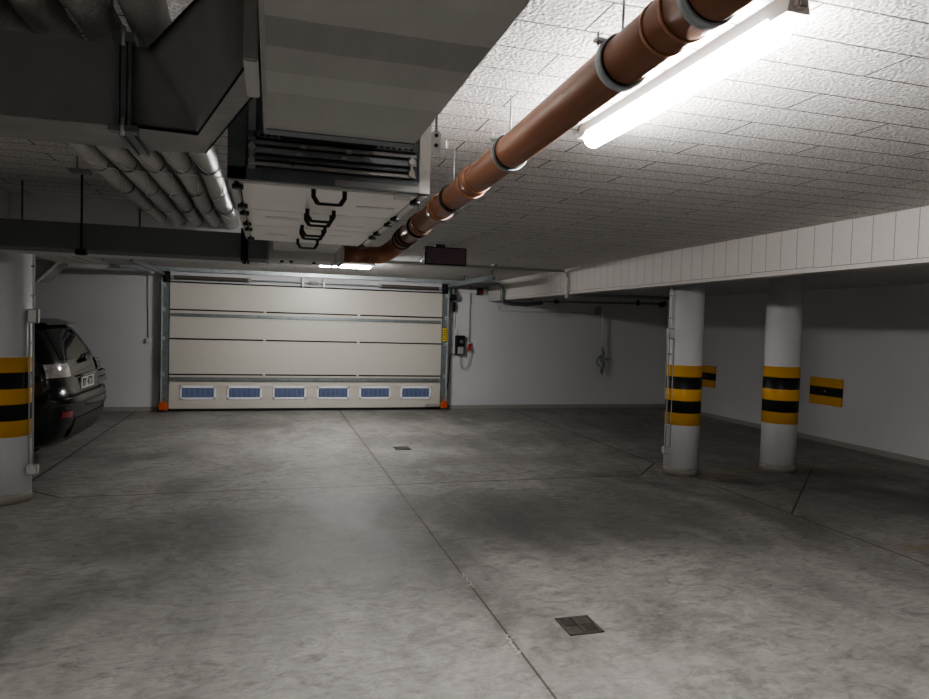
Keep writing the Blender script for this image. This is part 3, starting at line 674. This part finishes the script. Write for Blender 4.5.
for y, w in ((1.16,.20),(2.78,.10),(3.42,.09),(3.82,.07)): pring(y, w, .004, 'pvc', 'socket')
for y, k_ in ((1.262,.006),(1.34,.003),(2.83,.010),(3.37,.009),(3.86,.009)): pring(y, .012, k_, 'pvcring', 'collar_ring')
for y, mm in ((1.185,'galv'),(1.53,'galv'),(2.35,'galvdark'),(3.15,'rubber'),(3.95,'rubber')):
    c = pring(y, .026, .009, mm, 'clamp'); pring(y, .034, .005, 'rubber', 'clamp_lining')
    s_ = math.sin; a = PI*.80
    px_, pz_ = PX+math.cos(a)*(PR+.016), pz(y)+math.sin(a)*(PR+.016)
    if y < 3: MB().box(px_-.014,px_+.010,y-.010,y+.010,pz_-.004,pz_+.004).cyl((px_-.006,y,pz_-.012),(px_-.006,y,pz_+.020),.0035,seg=8).build('clamp_screw', M['galv'], c)
    MB().cyl((PX,y,pz(y)+PR),(PX,y,CEIL),.004,seg=8).build('hanger_rod', M['galvdark'], c)
for y in (1.42, 2.20, 3.02): MB().box(PX-.075,PX-.069,y,y+.006,2.415,CEIL).build('side_stud', M['greyplastic'], t)
for y, z in ((4.26,2.176),(4.36,2.173),(4.46,2.166)): MB().cyl((PX,y,z),(PX,y+.010,z-.002),PR+.008,seg=30).build('elbow_ring', M['rubber'], t)

# ------------------------------------------------------------------ floor drains
def drain(x0, x1, y0, y1, label):
    t = thing('floor_drain', ((x0+x1)/2,(y0+y1)/2,0), label, 'drain', 'square iron floor drains')
    MB().box(x0,x1,y0,y1,.0005,.002).build('sump', M['darkvoid'], t)
    b = MB(); f = .014
    for a in ((x0,x1,y0,y0+f),(x0,x1,y1-f,y1),(x0,x0+f,y0,y1),(x1-f,x1,y0,y1)): b.box(*a,.001,.007,.001)
    b.build('frame', M['iron'], t)
    cx, cy = (x0+x1)/2, (y0+y1)/2; g = .004
    b = MB(); b.box(cx-.008,cx+.008,y0+f,y1-f,.002,.009)
    # four quadrants: two slotted, two closed plates
    def slotted(a0,a1,c0,c1,n_=5):
        b.box(a0,a1,c0,c0+.012,.002,.006); b.box(a0,a1,c1-.012,c1,.002,.006); b.box(a0,a1,(c0+c1)/2-.005,(c0+c1)/2+.005,.002,.006)
        for k in range(n_+1):
            xx = a0+(a1-a0)*k/n_; b.box(max(a0,xx-.005),min(a1,xx+.005),c0,c1,.002,.006)
    slotted(x0+f,cx-.008,cy,y1-f); slotted(cx+.008,x1-f,y0+f,cy)
    b.box(x0+f,cx-.008,y0+f,cy-g,.002,.0055); b.box(cx+.008,x1-f,cy+g,y1-f,.002,.0055)
    b.build('grate', M['iron'], t)
drain(1.525,1.722,3.14,3.345,'square iron floor drain close to the middle joint, nearest the viewer')
drain(1.54,1.74,8.36,8.56,'small-looking floor drain farther off toward the garage door')

# ------------------------------------------------------------------ cars
SL = [(.30,-2.02,-5.95,.72,5),(.34,-1.965,-6.05,.79,5),(.42,-1.90,-6.12,.835,5),(.52,-1.86,-6.15,.855,4.8),(.64,-1.83,-6.16,.865,4.6),(.76,-1.825,-6.15,.87,4.6),(.795,-1.84,-6.13,.868,4.6),
      (.815,-1.88,-6.12,.86,4.8),(.92,-1.895,-6.08,.865,5),(1.06,-1.92,-6.0,.86,5),(1.10,-1.935,-5.2,.85,5),(1.14,-1.955,-4.95,.835,5.2),
      (1.25,-2.01,-4.6,.79,5.2),(1.36,-2.075,-4.25,.745,5.2),(1.45,-2.135,-4.0,.70,5),(1.505,-2.21,-3.85,.65,4.5),(1.535,-2.33,-3.7,.57,4),(1.55,-2.55,-3.5,.40,3.5)]
def car(cy, shift, paint, label, plate_text, group=None, boot=0):
    def sl(z):
        for A, B in zip(SL, SL[1:]):
            if A[0] <= z <= B[0]:
                f = (z-A[0])/(B[0]-A[0]); r_ = [A[i]+(B[i]-A[i])*f for i in range(5)]; r_[1] -= boot*min(1, max(0, (z-1.0)/.12)); return r_
        r_ = list(SL[-1]); r_[1] -= boot*.6; return r_
    def P(z, th, off=0):
        _, xr, xf, hw, n_ = sl(z); a = (xr-xf)/2+off; cx = (xr+xf)/2; hb = hw+off; c, s_ = math.cos(th), math.sin(th)
        # corner-rounded outline, long sides straight
        px = cx+a-(1-abs(c)**(2/n_))*(.55 if True else a)*1.0 if c > 0 else cx-a+(1-abs(c)**(2/n_))*.55
        # blend the long side linearly between the corners
        if abs(c) < .35:
            f = (c+.35)/.7; k = (1-.35**(2/n_))*.55; px = (cx-a+k)*(1-f)+(cx+a-k)*f
        return Vector((px+shift, cy+hb*math.copysign(abs(s_)**(2/n_), s_), z))
    t = thing('car', (-4+shift, cy, 0), label, 'car', group)
    def surf(name, z0, z1, t0, t1, off, mat, nz=8, nth=16, parent=None, closed=False, caps=False, zs=None):
        b = MB(); zs = zs or [z0+(z1-z0)*k/nz for k in range(nz+1)]; rows = []
        for z in zs: rows.append([b.b.verts.new(P(z, t0+(t1-t0)*k/nth, off)) for k in range(nth if closed else nth+1)])
        for A, B in zip(rows, rows[1:]):
            m_ = len(A)
            for k in range(m_ if closed else m_-1):
                f = b.b.faces.new((A[k], A[(k+1)%m_], B[(k+1)%m_], B[k])); f.smooth = True
        if caps: b.b.faces.new(rows[0][::-1]); b.b.faces.new(rows[-1])
        return b.build(name, mat, parent or t)
    surf('body', 0, 0, 0, 2*PI, 0, M[paint], nth=96, closed=True, caps=True, zs=[s_[0] for s_ in SL])
    D = PI/180
    surf('rear_window', 1.15, 1.44, -27*D, 27*D, .004, M['carglass'])
    surf('rear_side_window', 1.16, 1.42, -88*D, -44*D, .004, M['carglass'], nth=20)
    surf('side_window', 1.15, 1.42, 44*D, 150*D, .004, M['carglass'], nth=30)
    surf('side_window', 1.15, 1.42, -150*D, -92*D, .004, M['carglass'], nth=20)
    surf('windscreen', 1.15, 1.42, 155*D, 205*D, .004, M['carglass'])
    for s0, s1 in ((-62*D,-17*D),(17*D,62*D)):
        surf('tail_light', .99, 1.12, s0, s1, .012, M['tail'], nz=5)
    for s0, s1 in ((-52*D,-33*D),(33*D,52*D)):
        surf('reflector', .605, .665, s0, s1, .020, M['tailred'], nz=3)
    surf('rear_bumper', .48, .785, -75*D, 75*D, .012, M[paint], nz=10, nth=40)
    surf('bumper_trim', .36, .58, -24*D, 24*D, .018, M['bumperblack'], nz=6, nth=20)
    surf('bumper_groove', .715, .735, -70*D, 70*D, .0135, M['bumperblack'], nz=2, nth=30)
    surf('hatch_gap', .800, .813, -30*D, 30*D, .006, M['rubber'], nz=2)
    xr = sl(.92)[1]+shift
    MB().box(xr+.008, xr+.035, cy-.29, cy+.29, .968, .99, .006).build('chrome_strip', M['chrome'], t)
    pl = MB().box(xr+.004, xr+.016, cy-.255, cy+.255, .835, .955, .003).build('license_plate', M['plate'], t)
    if plate_text:
        cu = bpy.data.curves.new('lettering', 'FONT'); cu.body = plate_text; cu.size = .125; cu.align_x = 'CENTER'; cu.align_y = 'CENTER'; cu.extrude = .001
        tx = bpy.data.objects.new('lettering', cu); COL.objects.link(tx); tx.parent = pl; tx.location = Vector((xr+.018, cy, .895))-wloc(pl)
        tx.rotation_euler = (PI/2, 0, PI/2); me = bpy.data.meshes.new_from_object(tx); me.materials.clear(); me.materials.append(M['rubber'])
        to = bpy.data.objects.new('lettering', me); COL.objects.link(to); to.parent = pl; to.location = tx.location; to.rotation_euler = tx.rotation_euler
        bpy.data.objects.remove(tx); to.name = 'lettering'
    sx = shift-boot*.8
    MB().poly([(-2.40+sx,cy-.62,1.53),(-2.13+sx,cy-.50,1.49),(-2.13+sx,cy-.50,1.505),(-2.35+sx,cy-.60,1.555)],
              [(-2.40+sx,cy+.62,1.53),(-2.13+sx,cy+.50,1.49),(-2.13+sx,cy+.50,1.505),(-2.35+sx,cy+.60,1.555)]).build('roof_spoiler', M[paint], t, bevel=.006)
    MB().tube([(-1.91+sx,cy+.02,1.135),(-1.95+sx,cy+.15,1.18),(-1.96+sx,cy+.42,1.19)], .008, 8).cyl((-1.95+sx,cy,1.12),(-1.90+sx,cy,1.14),.022).build('rear_wiper', M['black'], t)
    for side in (-1, 1):
        MB().tube([(-2.5+sx,cy+side*.50,1.56),(-2.6+sx,cy+side*.52,1.60),(-3.9+sx,cy+side*.52,1.60),(-4.0+sx,cy+side*.50,1.54)], .012, 8).build('roof_rail', M['black'], t)
        MB().box(-4.75+sx,-4.6+sx,min(cy+side*.80,cy+side*.98),max(cy+side*.80,cy+side*.98),1.02,1.14,.02).build('wing_mirror', M[paint], t)
        for wx in (-2.75+boot*.8, -5.35+boot*.8):
            y0 = cy+side*.66; y1 = cy+side*.875
            w = MB().tube([(wx+sx,y0,.315),(wx+sx,y0+side*.02,.315),(wx+sx,y1-side*.02,.315),(wx+sx,y1,.315)], [.29,.315,.315,.29], 36).build('wheel', M['tyre'], t)
            b = MB(); b.cyl((wx+sx,y1-side*.01,.315),(wx+sx,y1+side*.003,.315),.20,seg=30)
            b.build('rim', M['rim'], w)
            b = MB()
            for k in range(5):
                a = k*2*PI/5; b.bar((wx+sx,y1+side*.008,.315),(wx+sx+.19*math.cos(a),y1+side*.008,.315+.19*math.sin(a)),.035,.01)
            b.build('spokes', M['rim'], w)
            MB().cyl((wx+sx,y1-side*.16,.34),(wx+sx,cy+side*.868,.34),.36,seg=40).build('wheel_arch', M['rubber'], t)
    return t
car(8.0, 0, 'paint', 'black hatchback parked behind the first column, rear bumper showing', 'BY 4721')
car(10.62, -.56, 'paintblue', 'dark blue car beyond the black hatchback, only its rear corner showing', None, boot=.7)

# ------------------------------------------------------------------ extra fill lamps, added out of view to raise the light level
tube_lamp((1.24,-4.6,2.385), (1.25,-3.4,2.385), 'added fill tube lamp over the drive behind the viewpoint', M['fill_tube'])
tube_lamp((-4.4,2.0,2.385), (-4.4,3.2,2.385), 'added fill tube lamp, unseen, over the bays beyond the first column', M['fill_tube'])
tube_lamp((6.4,-.6,2.245), (6.4,.6,2.245), 'added fill tube lamp, unseen, over the bays along the side wall', M['faint_fill_tube'])

# ------------------------------------------------------------------ camera
yaw, pitch, roll, f = .280983, .0352129, .0283393, 670.2614
cyw, syw, cp, sp = math.cos(yaw), math.sin(yaw), math.cos(pitch), math.sin(pitch)
F = Vector((syw*cp, cyw*cp, -sp)); R = Vector((cyw, -syw, 0)); U = R.cross(F)
c_, s_ = math.cos(roll), math.sin(roll); R2 = R*c_+U*s_; U2 = U*c_-R*s_
cd = bpy.data.cameras.new('camera'); cam = bpy.data.objects.new('camera', cd); COL.objects.link(cam)
cd.sensor_fit = 'HORIZONTAL'; cd.sensor_width = 36; cd.lens = f*36/929; cd.clip_start = .05
cam.matrix_world = Matrix(((R2.x,U2.x,-F.x,0),(R2.y,U2.y,-F.y,0),(R2.z,U2.z,-F.z,1.6),(0,0,0,1)))
bpy.context.scene.camera = cam
w = bpy.data.worlds.new('world'); bpy.context.scene.world = w; w.use_nodes = True
w.node_tree.nodes['Background'].inputs[0].default_value = (.5,.55,.6,1); w.node_tree.nodes['Background'].inputs[1].default_value = .1
sc = bpy.context.scene
sc.view_settings.view_transform = 'AgX'; sc.view_settings.look = 'AgX - Medium High Contrast'; sc.view_settings.exposure = 0.6
sc.cycles.use_denoising = True; sc.cycles.max_bounces = 10; sc.cycles.diffuse_bounces = 6; sc.cycles.sample_clamp_indirect = 4
